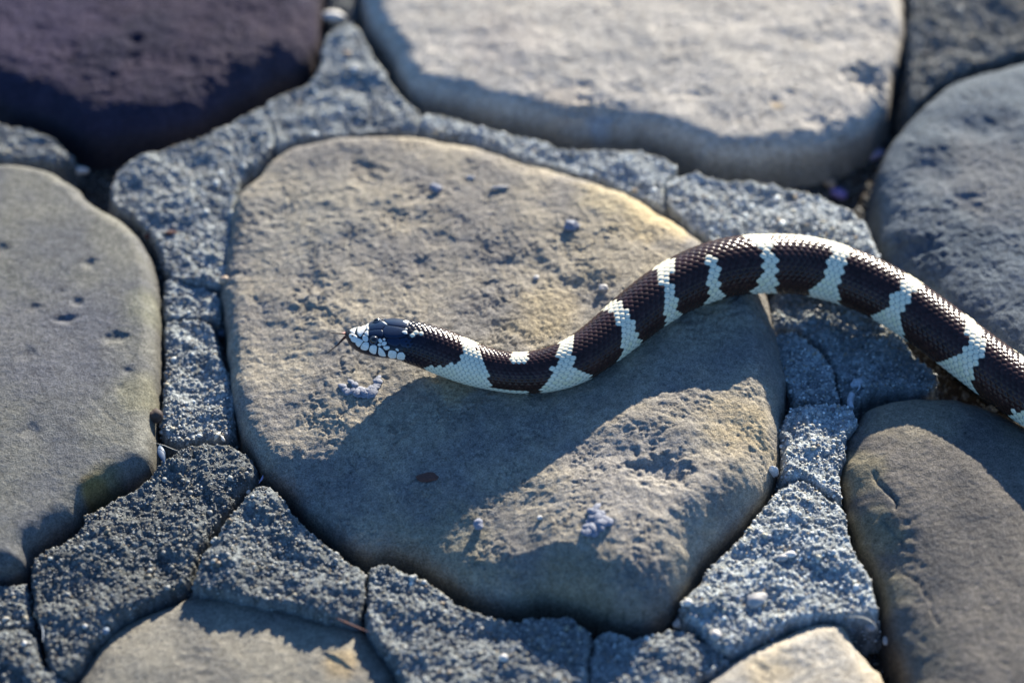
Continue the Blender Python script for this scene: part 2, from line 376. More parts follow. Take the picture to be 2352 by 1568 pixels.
class Piece:
    def __init__(s, key, q, stone):
        s.key = key; s.q = q; s.stone = stone
        s.zb = q.get('z', 0) * mm
        P = catmull(q['o'], 5)
        if stone:
            s.H = q['H'] * mm; s.R = q['R'] * mm; s.dome = q['dome'] * mm
            nrm = np.roll(P, -1, 0) - np.roll(P, 1, 0)
            nrm /= np.linalg.norm(nrm, axis=1)[:, None] + 1e-9
            ny = nrm[:, 0]                       # outline runs clockwise or not: fix sign below
            area = np.sum(P[:, 0] * np.roll(P[:, 1], -1) - np.roll(P[:, 0], -1) * P[:, 1])
            up = ny if area > 0 else -ny         # > 0 where the outward side points up the picture
            z = s.zb + s.H * 0.55 * np.clip(up, 0, 1)
        else:
            s.H = 9 * mm; s.R = 2.6 * mm; s.grow = (0.8 if int(key[1:]) in (6, 7, 8, 9, 10, 11, 12) else 1.3) * mm; s.dome = 0
            z = np.full(len(P), s.zb)
        W = at(P[:, 0], P[:, 1], z)
        s.poly = W[:, :2]
        s.lo = s.poly.min(0) - 0.006; s.hi = s.poly.max(0) + 0.006
        s.sd = abs(hash_str(key)) % 50 + 1
        s.cx, s.cy = s.poly.mean(0)
        s.maxd = 0.06
        s.feats = []
        for f in FEAT.get(key, []):
            if f[0] == 'crack':
                c = np.array(f[1]); w = at(c[:, 0], c[:, 1], s.zb + s.H)
                s.feats.append(('crack', catmull(w[:, :2], 5, False), f[2] * mm, f[3] * mm))
            else:
                w = at(f[1], f[2], s.zb + s.H)
                s.feats.append((f[0], w[0], w[1], f[3] * mm, f[4] * mm * (0.7 if f[0] == 'pit' and f[3] < 9 else 1)))
        s.stains = [(at(x, y, s.zb + s.H), r * mm, c, k) for x, y, r, c, k in STAIN.get(key, [])]

    def height(s, x, y, fine=True):
        d = sdf(x, y, s.poly)
        sd = s.sd
        if s.stone:
            d = d + 1.6 * mm * fbm(x, y, 0.018, 3, sd) - 0.2 * mm
            t = np.clip(d / s.R, 0, 1)
            z = s.zb + s.H * np.sqrt(np.clip(1 - (1 - t) ** 2, 0, 1)) ** 0.9
            z = z + s.dome * smooth(0, s.maxd, d)
            tx, ty = s.q.get('tilt', (0, 0))
            z = z + smooth(0, 0.02, d) * (tx * (x - s.cx) + ty * (y - s.cy))
            k = s.q['rough'] * smooth(-0.001, 0.004, d)
            z = z + k * (1.5 * mm * fbm(x, y, 0.045, 2, sd + 3))
            if fine:
                rr = 0.62 + 0.38 * smooth(-0.25, 0.4, fbm(x, y, 0.05, 2, sd + 21))
                n = fbm(x, y, 0.011, 5, sd + 7, 0.58)
                z = z + k * 0.20 * mm * fbm(x, y, 0.0032, 3, sd + 60, 0.6)
                if s.q.get('smooth'):
                    z = z + k * (0.45 * mm * n + 0.13 * mm * fbm(x, y, 0.0025, 3, sd + 9))
                    w, _ = worley(x, y, 0.010, sd)
                    w2, _ = worley(x + .3, y, 0.004, sd + 2)
                    msk = smooth(-0.15, 0.4, fbm(x, y, 0.025, 2, sd + 52))
                    z = z - k * msk * (0.4 * mm * smooth(0.20, 0.0, w) + 0.22 * mm * smooth(0.28, 0.0, w2))
                else:
                    wx = x + 0.0022 * fbm(x, y, 0.007, 3, sd + 50); wy = y + 0.0022 * fbm(x, y, 0.007, 3, sd + 51)
                    n = fbm(wx, wy, 0.010, 6, sd + 7, 0.66)
                    rg = np.abs(fbm(wx, wy, 0.0062, 4, sd + 9, 0.6))
                    z = z + k * rr * (1.35 * mm * n - 0.65 * mm * smooth(0.16, 0.0, rg) * smooth(-0.1, 0.3, fbm(x, y, 0.02, 2, sd + 52)))
                    w2, _ = worley(wx + .3, wy, 0.0042, sd + 2)
                    z = z - k * rr * 0.30 * mm * smooth(0.36, 0.0, w2) * smooth(-0.1, 0.35, fbm(x, y, 0.012, 2, sd + 53))
            for f in s.feats:
                if f[0] == 'crack':
                    L = f[1]; D = np.full(x.shape, 1.0); side = np.zeros(x.shape)
                    for i in range(len(L) - 1):
                        e = L[i + 1] - L[i]; tt = np.clip(((x - L[i][0]) * e[0] + (y - L[i][1]) * e[1]) / (e @ e), 0, 1)
                        q = np.hypot(x - L[i][0] - tt * e[0], y - L[i][1] - tt * e[1])
                        m = q < D
                        tap = 1
                        D = np.where(m, q, D)
                        side = np.where(m, np.sign(e[0] * (y - L[i][1]) - e[1] * (x - L[i][0])), side)
                    # a split: one lip drops sharply, the other rises back gently
                    w = f[2] * 0.75
                    z = z - f[3] * np.where(side > 0, smooth(w * 0.45, 0, D), 0.6 * smooth(w * 2.0, 0, D) ** 2)
                else:
                    wob = 1 + (1.0 * fbm(x, y, 0.0045, 3, sd + 31) if f[3] < 0.012 else 0.25 * fbm(x, y, 0.03, 2, sd + 31))
                    an = 0.75 + 0.5 * ((f[1] * 7919) % 1)
                    r = np.hypot((x - f[1]) * an, (y - f[2]) / an) / (f[3] * np.clip(wob, 0.3, 2))
                    sgn = -1 if f[0] == 'pit' else 1
                    z = z + sgn * f[4] * np.exp(-(r * 1.1) ** 3 * 1.2)
        else:
            d = d + 1.9 * mm * fbm(x, y, 0.012, 4, sd, 0.6) + 0.5 * mm * fbm(x, y, 0.0025, 2, sd + 5) + s.grow
            t = np.clip(d / s.R, 0, 1)
            z = s.zb - s.H * (1 - np.sqrt(np.clip(1 - (1 - t) ** 2, 0, 1)))
            z = z + smooth(0, 0.006, d) * (5.0 * mm * fbm(x, y, 0.026, 3, sd + 3))
            if fine:
                w1, _ = worley(x, y, 0.0019, sd); w2, _ = worley(x + .1, y + .2, 0.0034, sd + 4)
                z = z + 0.55 * mm * np.clip(1 - (w1 / 0.62) ** 2, -0.2, 1) + 0.7 * mm * np.clip(1 - (w2 / 0.5) ** 2, 0, 1) \
                    + 1.5 * mm * fbm(x, y, 0.009, 4, sd + 6, 0.6)
        lo = -d
        z = np.where(d < 0, z - (5.0 if s.stone else 3.2) * lo, z)
        return z, d


def hash_str(k):
    h = 7
    for ch in str(k): h = (h * 31 + ord(ch)) % 100003
    return h


pavement = bpy.data.objects.new("pavement", None)
COL.objects.link(pavement)
pavement['kind'] = 'structure'
PIECES = []


def build_piece(p, step):
    nx = int((p.hi[0] - p.lo[0]) / step) + 2; ny = int((p.hi[1] - p.lo[1]) / step) + 2
    X, Y = np.meshgrid(p.lo[0] + np.arange(nx) * step, p.lo[1] + np.arange(ny) * step)
    Z, D = p.height(X, Y)
    # drop vertices far outside and far outside the view
    keep = (D > -(0.0022 if p.stone else 0.0042) - step)
    px, py = proj(np.stack([X, Y, Z], -1).reshape(-1, 3))
    a = keep[:-1, :-1] & keep[1:, :-1] & keep[:-1, 1:] & keep[1:, 1:]
    idx = np.arange(nx * ny).reshape(ny, nx)
    F = np.stack([idx[:-1, :-1][a], idx[:-1, 1:][a], idx[1:, 1:][a], idx[1:, :-1][a]], -1)
    V = np.stack([X, Y, Z], -1).reshape(-1, 3)
    used = np.zeros(len(V), bool); used[F.ravel()] = True
    remap = np.cumsum(used) - 1
    F = remap[F]; V = V[used]
    x, y = V[:, 0], V[:, 1]
    sd = p.sd
    if p.stone:
        c = np.array(p.q['c']); c2 = np.array(p.q['c2'])
        m = smooth(-0.35, 0.35, fbm(x, y, 0.035, 4, sd + 11))[:, None]
        col = c * (1 - m) + c2 * m
        for w, r, sc_, k in p.stains:
            rr = np.hypot(x - w[0], y - w[1]) / r + 0.5 * fbm(x, y, 0.012, 3, sd + 13)
            g = (k * smooth(1.15, 0.35, rr))[:, None]
            col = col * (1 - g) + np.array(sc_) * g
        v = 1 + 0.22 * fbm(x, y, 0.006, 3, sd + 15)
        sp, _ = worley(x, y, 0.006, sd + 40)
        dark = smooth(0.20, 0.05, sp) * smooth(0, .4, fbm(x, y, 0.03, 2, sd + 41))
        col = col * v[:, None] * (1 - 0.35 * dark[:, None])
        D_ = D.ravel()[used]
        dirt = smooth(0.004, -0.001, D_)[:, None]        # soil smeared along the joint
        col = col * (1 - 0.45 * dirt) + np.array((0.06, 0.05, 0.04)) * 0.45 * dirt
        name = 'stone'; mat = M_SMOOTH if p.q.get('smooth') else M_STONE
    else:
        m = smooth(-0.3, 0.3, fbm(x, y, 0.02, 3, sd + 11))[:, None]
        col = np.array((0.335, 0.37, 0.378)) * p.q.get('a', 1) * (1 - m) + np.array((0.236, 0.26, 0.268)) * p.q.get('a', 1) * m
        _, b = worley(x, y, 0.0019, sd)
        col = col * (0.65 + 0.75 * _J1[(b * 7) & 4095])[:, None]
        D_ = D.ravel()[used]
        dirt = smooth(0.002, -0.002, D_)[:, None]
        col = col * (1 - 0.5 * dirt) + np.array((0.05, 0.042, 0.035)) * 0.5 * dirt
        name = 'mortar_piece'; mat = M_MORTAR
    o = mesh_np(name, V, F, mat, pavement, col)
    if p.stone: o['label'] = p.q['label']
    p.obj = o
    return o


for k, q in STONES.items():
    PIECES.append(Piece(k, q, True))
for i, q in enumerate(MORTAR):
    PIECES.append(Piece('m%d' % i, q, False))
for p in PIECES:
    if p.stone:
        build_piece(p, 0.0006 if p.key == 'centre' else 0.0008)
    else:
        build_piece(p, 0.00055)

GRIT_COL = np.array([(0.24, 0.235, 0.23), (0.33, 0.32, 0.31), (0.17, 0.17, 0.18), (0.44, 0.43, 0.41), (0.34, 0.29, 0.22), (0.26, 0.19, 0.13), (0.60, 0.58, 0.55), (0.10, 0.10, 0.11), (0.20, 0.21, 0.24)])
GRIT_P = np.array([.22, .18, .17, .12, .09, .05, .07, .08, .05]); GRIT_P /= GRIT_P.sum()


def grains(name, X, Y, Z, R, parent, seed, darker=1.0):
    n = len(X); r = np.random.RandomState(seed)
    V0 = ICO1[None] * np.ones((n, 1, 1))
    V0 = V0 * (1 + 0.22 * (r.rand(n, 12, 1) - .5))
    sc = R[:, None] * np.stack([1 + .5 * r.rand(n), 0.8 + .4 * r.rand(n), 0.65 + .3 * r.rand(n)], -1)
    V0 = V0 * sc[:, None, :]
    a = r.rand(n) * 6.283; ca, sa = np.cos(a), np.sin(a)
    t = (r.rand(n) - .5) * 1.2; ct, st = np.cos(t), np.sin(t)
    x, y, z = V0[..., 0], V0[..., 1], V0[..., 2]
    x, z = x * ct[:, None] + z * st[:, None], -x * st[:, None] + z * ct[:, None]
    x, y = x * ca[:, None] - y * sa[:, None], x * sa[:, None] + y * ca[:, None]
    V = np.stack([x + X[:, None], y + Y[:, None], z + Z[:, None]], -1).reshape(-1, 3)
    F = (ICO1F[None] + (np.arange(n) * 12)[:, None, None]).reshape(-1, 3)
    ci = r.choice(len(GRIT_COL), n, p=GRIT_P)
    c = GRIT_COL[ci] * (0.8 + 0.4 * r.rand(n, 1)) * darker * 1.45 * np.array((0.91, 1.0, 1.03))
    o = mesh_np(name, V, F, M_GRIT, parent, np.repeat(c, 12, 0))
    o['kind'] = 'stuff'
    return o


VIEW = np.array([(-260, -200), (2600, -200), (2600, 1800), (-260, 1800)])
for i, p in enumerate(q for q in PIECES if not q.stone):
    area = (p.hi[0] - p.lo[0]) * (p.hi[1] - p.lo[1])
    n = int(area * 0.62e6)
    r = np.random.RandomState(100 + i)
    x = p.lo[0] + r.rand(n) * (p.hi[0] - p.lo[0]); y = p.lo[1] + r.rand(n) * (p.hi[1] - p.lo[1])
    z, d = p.height(x, y)
    px, py = proj(np.stack([x, y, z], -1))
    k = (d > -0.0028) & (px > -120) & (px < 2480) & (py > -120) & (py < 1700)
    x, y, z = x[k], y[k], z[k]
    R = 0.00028 + 0.00038 * r.rand(len(x)) ** 1.6
    big = r.rand(len(x)) < 0.018
    R = np.where(big, 0.0008 + 0.0006 * r.rand(len(x)), R)
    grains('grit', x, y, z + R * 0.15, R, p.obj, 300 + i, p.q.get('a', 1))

# ------------------------------------------------------------------ ground below the joints
gx = np.concatenate([-0.42 - np.geomspace(0.006, 2.6, 26)[::-1], np.arange(-0.42, 0.46, 0.0018), 0.46 + np.geomspace(0.006, 2.6, 26)])
gy = np.concatenate([-0.32 - np.geomspace(0.006, 2.6, 26)[::-1], np.arange(-0.32, 0.46, 0.0018), 0.46 + np.geomspace(0.006, 2.6, 26)])
X, Y = np.meshgrid(gx, gy)


def soil(x, y):
    w, _ = worley(x, y, 0.004, 77)
    return SOIL_Z + 4 * mm * fbm(x, y, 0.03, 4, 60) + 0.8 * mm * fbm(x, y, 0.004, 2, 61) + 0.7 * mm * np.clip(1 - (w / .5) ** 2, 0, 1)


Z = soil(X, Y)
idx = np.arange(X.size).reshape(X.shape)
F = np.stack([idx[:-1, :-1], idx[:-1, 1:], idx[1:, 1:], idx[1:, :-1]], -1).reshape(-1, 4)
m = smooth(-.3, .3, fbm(X, Y, 0.02, 3, 70)).reshape(-1, 1)
ground = mesh_np("ground", np.stack([X, Y, Z], -1).reshape(-1, 3), F, M_SOIL, None, np.array((0.035, 0.029, 0.024)) * (1 - m) + np.array((0.06, 0.053, 0.047)) * m)
ground['kind'] = 'structure'
n = 60000
x = rng.uniform(-0.27, 0.29, n); y = rng.uniform(-0.22, 0.30, n)
z = soil(x, y)
R = 0.0004 + 0.0005 * rng.rand(n) ** 2 + (rng.rand(n) < .04) * 0.0010 * rng.rand(n)
free = np.ones(n, bool)
for p in PIECES:
    bb = (x > p.lo[0]) & (x < p.hi[0]) & (y > p.lo[1]) & (y < p.hi[1])
    if bb.any():
        d = np.full(n, -1.0); d[bb] = sdf(x[bb], y[bb], p.poly)
        free &= d < 0.0008
g = grains('gravel', x[free], y[free], z[free] + R[free] * .4, R[free], None, 900, 0.36)
g['kind'] = 'stuff'


def support(x, y):
    z = soil(x, y)
    for p in PIECES:
        zz, d = p.height(x, y, fine=False)
        z = np.where(d > -0.001, np.maximum(z, zz), z)
    return z


def on(px, py, guess=0.0, fine=False):
    """where the line of sight through (px, py) meets the pavement"""
    z = guess
    ts = np.linspace(0.03, -0.036, 330)
    W = at(np.full(330, px), np.full(330, py), ts)
    s_ = soil(W[:, 0], W[:, 1])
    for p in PIECES:
        if p.lo[0] < W[:, 0].max() and p.hi[0] > W[:, 0].min():
            zz, d = p.height(W[:, 0], W[:, 1], fine=True)
            s_ = np.where(d > -0.0008, np.maximum(s_, zz), s_)
    k = np.argmax(s_ >= ts)
    return np.array([W[k, 0], W[k, 1], s_[k]])


# ------------------------------------------------------------------ the snake
# centre line and half width along the body (photo units), then heights
SP = np.array([
    (798, 764, 5), (803, 764, 14), (815, 764, 24), (832, 767, 34), (850, 770, 41), (875, 774, 47), (905, 778, 50.5), (940, 785, 51), (975, 795, 51.5),
    (1020, 811, 53), (1072, 832, 51), (1128, 849, 47.5), (1190, 857, 48), (1250, 852, 51), (1310, 834, 54), (1362, 803, 56), (1407, 768, 58), (1465, 720, 61.5),
    (1525, 676, 64), (1595, 639, 67), (1675, 614, 69), (1760, 607, 69), (1852, 612, 69), (1948, 637, 67), (2034, 676, 66), (2113, 726, 65), (2203, 792, 65),
    (2280, 850, 66), (2365, 910, 67), (2460, 965, 68), (2580, 1005, 67), (2720, 1010, 64), (2860, 960, 58), (2960, 860, 50), (2990, 740, 40), (2940, 640, 28), (2850, 600, 15), (2780, 600, 2)], float)
cc = catmull(SP, 14, False)
# height of the centre above the pavement
pix = cc[:, :2]; hwp = cc[:, 2]
zc = np.full(len(cc), 0.03)
for it in range(6):
    W = at(pix[:, 0], pix[:, 1], zc)
    dep = (W - CP) @ C_F
    r = hwp * dep / KF
    sup = support(W[:, 0], W[:, 1])
    # widest contact under the body
    for dx, dy in ((0.004, 0), (-0.004, 0), (0, 0.004), (0, -0.004)):
        sup = np.maximum(sup, support(W[:, 0] + dx, W[:, 1] + dy) - 0.0007)
    sup_s = sup.copy()
    s_ = np.concatenate([[0], np.cumsum(np.linalg.norm(np.diff(W[:, :2], axis=0), axis=1))])
    # stiff body: bridges dips (upper envelope) then smoothed
    env = np.array([np.max(sup - 0.9 * np.maximum(0, np.abs(s_ - a) - 0.0) ** 2 / 0.05) for a in s_])
    K = np.exp(-((s_[:, None] - s_[None]) / 0.016) ** 2); K /= K.sum(1)[:, None]
    env = K @ env
    flo = np.interp(pix[:, 0] + 0 * pix[:, 1], [1640, 1700, 1790, 1852, 2034, 2150, 2300, 2500], [-20, 13, 9, 6, 1.5, 1, 2, 6]) * mm
    env = np.maximum(env, flo); env = K @ env
    znew = env + r * 0.93
    zc = znew
head_lift = 0.0125 * np.clip((0.060 - s_) / 0.050, 0, 1) ** 1.4
zc = zc + head_lift
CEN = at(pix[:, 0], pix[:, 1], zc)
# keep the snout near the height of the jaw
kk = s_ < 0.034
SL = np.concatenate([[0], np.cumsum(np.linalg.norm(np.diff(CEN, axis=0), axis=1))])
RAD = hwp * ((CEN - CP) @ C_F) / KF
K = np.exp(-((SL[:, None] - SL[None]) / 0.004) ** 2); K /= K.sum(1)[:, None]
CENs = CEN.copy()
for j in range(3): CENs[:, j] = K @ CEN[:, j]
edge = smooth(0.0, 0.008, SL)[:, None]
CENs = CEN * (1 - edge) + CENs * edge
zs_tip = np.interp(0.034, SL, CENs[:, 2])
tt = smooth(0.034, 0.0, SL)
CENs[:, 2] = CENs[:, 2] * (1 - tt) + (zs_tip - 0.0008) * tt * 1.0
# the snout slides along its sight line when its height changes
CENs[:, 1] = CENs[:, 1]
CEN = CENs
SL = np.concatenate([[0], np.cumsum(np.linalg.norm(np.diff(CEN, axis=0), axis=1))])
LEN = SL[-1]
TAN = np.gradient(CEN, SL, axis=0); TAN /= np.linalg.norm(TAN, axis=1)[:, None]
HEAD_L = 0.0285


def body_pt(s, th, lift=0.0):
    """surface point at distance s from the snout and angle th from the top (towards the viewer +)"""
    s = np.asarray(s, float); th = np.asarray(th, float)
    c = np.stack([np.interp(s, SL, CEN[:, j]) for j in range(3)], -1)
    t = np.stack([np.interp(s, SL, TAN[:, j]) for j in range(3)], -1)
    t /= np.linalg.norm(t, axis=-1)[..., None]
    r = np.interp(s, SL, RAD)
    S = np.cross(t, [0, 0, 1.0]); S /= np.linalg.norm(S, axis=-1)[..., None]
    U = np.cross(S, t)
    hd = smooth(HEAD_L * 1.25, HEAD_L * 0.7, s)           # flatter, squarer head
    ct, st = np.cos(th), np.sin(th)
    e = 1.0 - 0.14 * hd
    cx = np.sign(st) * np.abs(st) ** e; cz = np.sign(ct) * np.abs(ct) ** e
    up = np.where(ct > 0, 1 - 0.20 * hd, 0.93 - 0.36 * hd)
    wd = 1 + 0.03 * hd - 0.02
    r_ = r + lift
    p = c + S * (cx * wd * r_)[..., None] + U * (cz * up * r_)[..., None]
    return p


def body_pt_n(s, th, lift):
    e = 2e-4
    p = body_pt(s, th)
    a = body_pt(np.asarray(s) + e, th) - body_pt(np.asarray(s) - e, th)
    b = body_pt(s, np.asarray(th) + 0.02) - body_pt(s, np.asarray(th) - 0.02)
    n = np.cross(b, a); n /= np.linalg.norm(n, axis=-1)[..., None] + 1e-12
    c = np.stack([np.interp(s, SL, CEN[:, j]) for j in range(3)], -1)
    sg = np.sign(np.sum(n * (p - c), -1)); sg = np.where(sg == 0, 1, sg)
    return p + n * (sg * lift)[..., None]


# look-up from the picture to the skin
ls = np.linspace(0.0, min(LEN, 0.52), 1500); lt = np.radians(np.linspace(-52, 136, 190))
LS, LT = np.meshgrid(ls, lt, indexing='ij')
LP = body_pt(LS, LT)
LX, LY = proj(LP.reshape(-1, 3)); LX = LX.reshape(LS.shape); LY = LY.reshape(LS.shape)


def skin(px, py):
    k = np.argmin((LX - px) ** 2 + (LY - py) ** 2)
    return LS.flat[k], LT.flat[k]


r1 = lambda x, y: (722.7 + x * .1875, 673.7 + y * .1875)
# white bands: front edge and rear edge from the far contour down to the belly
BANDS = [
    ([(1057, 777), (1064, 800), (1057, 823), (1039, 835), (1015, 840), (990, 842), (978, 844)], [(1092, 798), (1104, 816), (1114, 837), (1121, 866), (1130, 887), (1134, 898)]),
    ([(1285, 786), (1289, 800), (1280, 819), (1273, 838), (1266, 859), (1259, 873), (1244, 893)], [(1318, 770), (1320, 791), (1316, 807), (1322, 823), (1320, 840), (1331, 849), (1345, 857), (1362, 865)]),
    ([(1390, 713), (1409, 725), (1418, 751), (1430, 765), (1428, 800), (1423, 823), (1414, 838)], [(1418, 692), (1437, 709), (1451, 734), (1458, 763), (1472, 777), (1477, 791)]),
    ([(1502, 617), (1514, 628), (1514, 649), (1524, 678), (1528, 701), (1526, 727), (1524, 753)], [(1545, 595), (1545, 621), (1543, 654), (1552, 671), (1555, 701), (1566, 724)]),
    ([(1631, 586), (1618, 600), (1627, 621), (1624, 642), (1629, 678), (1613, 703)], [(1632, 586), (1648, 597), (1655, 621), (1655, 654), (1662, 673), (1662, 689)]),
    ([(1704, 544), (1737, 560), (1746, 577), (1753, 607), (1746, 635), (1735, 654), (1720, 676)], [(1767, 539), (1774, 560), (1779, 584), (1781, 631), (1786, 654), (1787, 675)]),
    ([(1892, 551), (1910, 567), (1908, 591), (1896, 621), (1887, 645), (1862, 669), (1854, 680)], [(1955, 570), (1943, 593), (1934, 631), (1927, 654), (1931, 698)]),
    ([(2081, 629), (2069, 645), (2053, 676), (2040, 704), (2015, 714), (2000, 726)], [(2119, 654), (2103, 667), (2084, 692), (2072, 720), (2075, 751), (2082, 780)]),
    ([(2209, 721), (2219, 764), (2222, 795), (2197, 817), (2166, 823), (2154, 833)], [(2241, 739), (2262, 792), (2253, 823), (2234, 848), (2237, 876), (2243, 900)]),
    ([(2325, 797), (2352, 838), (2372, 875), (2368, 915), (2345, 938), (2318, 948)], [(2372, 835), (2405, 880), (2412, 930), (2405, 980), (2390, 1015)]),
]
TH = np.radians(np.linspace(0, 180, 37))
BT = []
for fr, re in BANDS:
    out = []
    for line in (fr, re):
        st = sorted([skin(*p)[::-1] for p in line])
        t_ = np.array([a for a, _ in st]); q_ = np.array([b for _, b in st])
        out.append((t_, q_))
    BT.append(out)
# bands beyond the frame
s_last = BT[-1][0][1].mean()
for k in range(1, 12):
    sh = 0.036 * k
    a, b = BT[-3]
    base = BT[-3][0][1].mean()
    BT.append([(a[0], a[1] - base + s_last + sh), (b[0], b[1] - base + s_last + sh)])


def in_band(s, th):
    """th in (-pi, pi); the far flank mirrors the near one below the far contour"""
    w = np.zeros(s.shape, bool)
    for k, ((t0, q0), (t1, q1)) in enumerate(BT):
        tt = np.where(th < math.radians(-100), -th, th)
        a = np.interp(tt, t0, q0); b = np.interp(tt, t1, q1)
        m = (s > a) & (s < b)
        if k == 4: m &= (th > t0.min() - 0.05)
        w |= m
    return w


SPOT = [skin(1177, 812)[0], skin(1211, 812)[0]]
BEL = [skin(1107, 888), skin(1214, 903)]
DORS = [skin(1767, 541)[0], skin(1892, 553)[0]]

# scale lattice
NROW = 27; DTH = math.radians(262) / NROW
ss = np.linspace(0, LEN, 6000)
pitch = np.clip(np.interp(ss, SL, RAD), 0.0035, 1) * 0.25
PHI = np.concatenate([[0], np.cumsum((ss[1] - ss[0]) / pitch[:-1])])
phi0 = np.interp(0.0, ss, PHI)
nph = int(PHI[-1] * 8)
phis = np.linspace(0, PHI[-1], nph)
sg = np.interp(phis, PHI, ss)
# finer rings at the snout
sg = np.unique(np.concatenate([np.array([0, .00006, .0002, .0004]), sg]))
phg = np.interp(sg, ss, PHI)
NT = 280
thg = np.radians(np.linspace(-180, 180, NT, endpoint=False))
SG, TG = np.meshgrid(sg, thg, indexing='ij')
PG = np.interp(SG, ss, PHI)
row_f = TG / DTH                                # row coordinate, 0 = spine row
dorsal = np.abs(TG) < math.radians(131)
best = np.full(SG.shape, 9.0); ci = np.zeros(SG.shape); cj = np.zeros(SG.shape); ba = np.zeros(SG.shape); bb_ = np.zeros(SG.shape)
j0 = np.round(row_f)
for dj in (-1, 0, 1):
    j = j0 + dj
    off = 0.5 * (np.abs(j) % 2)
    i0 = np.round(PG - off)
    for di in (-1, 0, 1):
        a = PG - (i0 + di + off); b = row_f - j
        # rounded diamond cell; rows overlap by half
        mtr = (np.abs(a / 0.60) ** 1.6 + np.abs(b / 0.84) ** 1.6)
        m_ = mtr < best
        best = np.where(m_, mtr, best); ci = np.where(m_, i0 + di + off, ci); cj = np.where(m_, j, cj)
        ba = np.where(m_, a, ba); bb_ = np.where(m_, b, bb_)
RG = np.interp(SG, SL, RAD)
on_body = smooth(HEAD_L * 0.93, HEAD_L * 1.06, SG + 0.002 * np.cos(TG * 1.0)) * np.where(dorsal, 1, 0)
prof = np.clip(1 - best ** 1.25, 0, 1)
sc_h = RG * 0.034
lift = sc_h * (prof - 0.2 + 0.22 * np.clip(ba, -.5, .5) * 1.0) * on_body
# wide belly scutes
bel = (~dorsal)
saw = (PG * 0.9) % 1
lift = np.where(bel & (SG > HEAD_L), RG * 0.02 * (saw - 0.4), lift)
lift *= smooth(LEN, LEN - 0.02, SG) * 1.0
Vb = body_pt_n(SG, TG, lift)
# colour per scale
cs = np.interp(ci, PHI, ss); cth = np.clip(cj * DTH, -math.radians(135), math.radians(135))
h0 = (np.abs(np.sin(ci * 41.13 + cj * 17.77)) * 9173.123) % 1
white = in_band(np.where(dorsal, cs + (h0 - 0.5) * 0.0011, SG), np.where(dorsal, cth, TG))
white |= (cs > SPOT[0]) & (cs < SPOT[1]) & (cth < math.radians(12)) & (cth > math.radians(-60))
white |= (cs > BEL[0][0]) & (cs < BEL[1][0]) & (np.abs(TG) > BEL[0][1] - 0.16)
white |= (cs > DORS[0]) & (cs < DORS[1]) & (cth < math.radians(-28)) & (cth > math.radians(-75))
white |= bel & (SG > HEAD_L) & (pn(PG * 0.12, PG * 0 + 3.3, 5) > 0.05)
h1 = (np.abs(np.sin(ci * 12.9898 + cj * 78.233)) * 43758.5453) % 1
# stray pale scales behind the head
nape = (cs > HEAD_L) & (cs < HEAD_L + 0.006) & (np.abs(cj) <= 2) & (h1 > 0.72)
white |= nape & dorsal
white &= (SG > HEAD_L * 0.98)
dk = np.array((0.031, 0.015, 0.015)); dk2 = np.array((0.042, 0.020, 0.013))
lowf = smooth(math.radians(60), math.radians(105), np.abs(TG))[..., None]
dark_c = dk * (1 - lowf) + dk2 * lowf
hdf = smooth(HEAD_L * 1.9, HEAD_L * 0.8, SG)[..., None]
dark_c = dark_c * (1 - hdf) + np.array((0.006, 0.010, 0.022)) * hdf
dark_c = dark_c * (0.75 + 0.6 * h1[..., None])
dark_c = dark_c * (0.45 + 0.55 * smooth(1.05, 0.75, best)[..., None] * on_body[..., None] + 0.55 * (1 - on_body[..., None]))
wh = np.array((0.88, 0.83, 0.64)); yel = np.array((0.80, 0.75, 0.47))
yf = smooth(math.radians(30), math.radians(75), np.abs(TG)) * smooth(math.radians(112), math.radians(85), np.abs(TG)) * np.clip(smooth(0.15, 0.9, h1) * smooth(1.0, 0.2, best), 0, 1) * smooth(0.02, 0.09, SG)
light_c = wh * (1 - 0.75 * yf[..., None]) + yel * 0.75 * yf[..., None]
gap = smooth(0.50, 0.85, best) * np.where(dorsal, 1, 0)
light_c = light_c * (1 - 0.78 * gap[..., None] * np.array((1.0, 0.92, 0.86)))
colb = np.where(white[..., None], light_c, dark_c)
# jaw underside is pale
jaw = (SG < HEAD_L * 0.98) & (SG > 0.002) & (np.abs(TG) > math.radians(112))
colb = np.where(jaw[..., None], np.array((0.72, 0.74, 0.72)), colb)
nS, nT = SG.shape
idx = np.arange(nS * nT).reshape(nS, nT)
nx_ = np.roll(idx, -1, axis=1)
Fb = np.stack([idx[:-1], nx_[:-1], nx_[1:], idx[1:]], -1).reshape(-1, 4)
capv = len(Vb.reshape(-1, 3))
Vall = np.concatenate([Vb.reshape(-1, 3), body_pt(np.array([0.0]), np.array([0.0])) * 0 + CEN[:1]])
capF = np.stack([nx_[0], idx[0], np.full(nT, capv)], -1)
call = np.concatenate([colb.reshape(-1, 3), [[0.02, 0.02, 0.03]]])


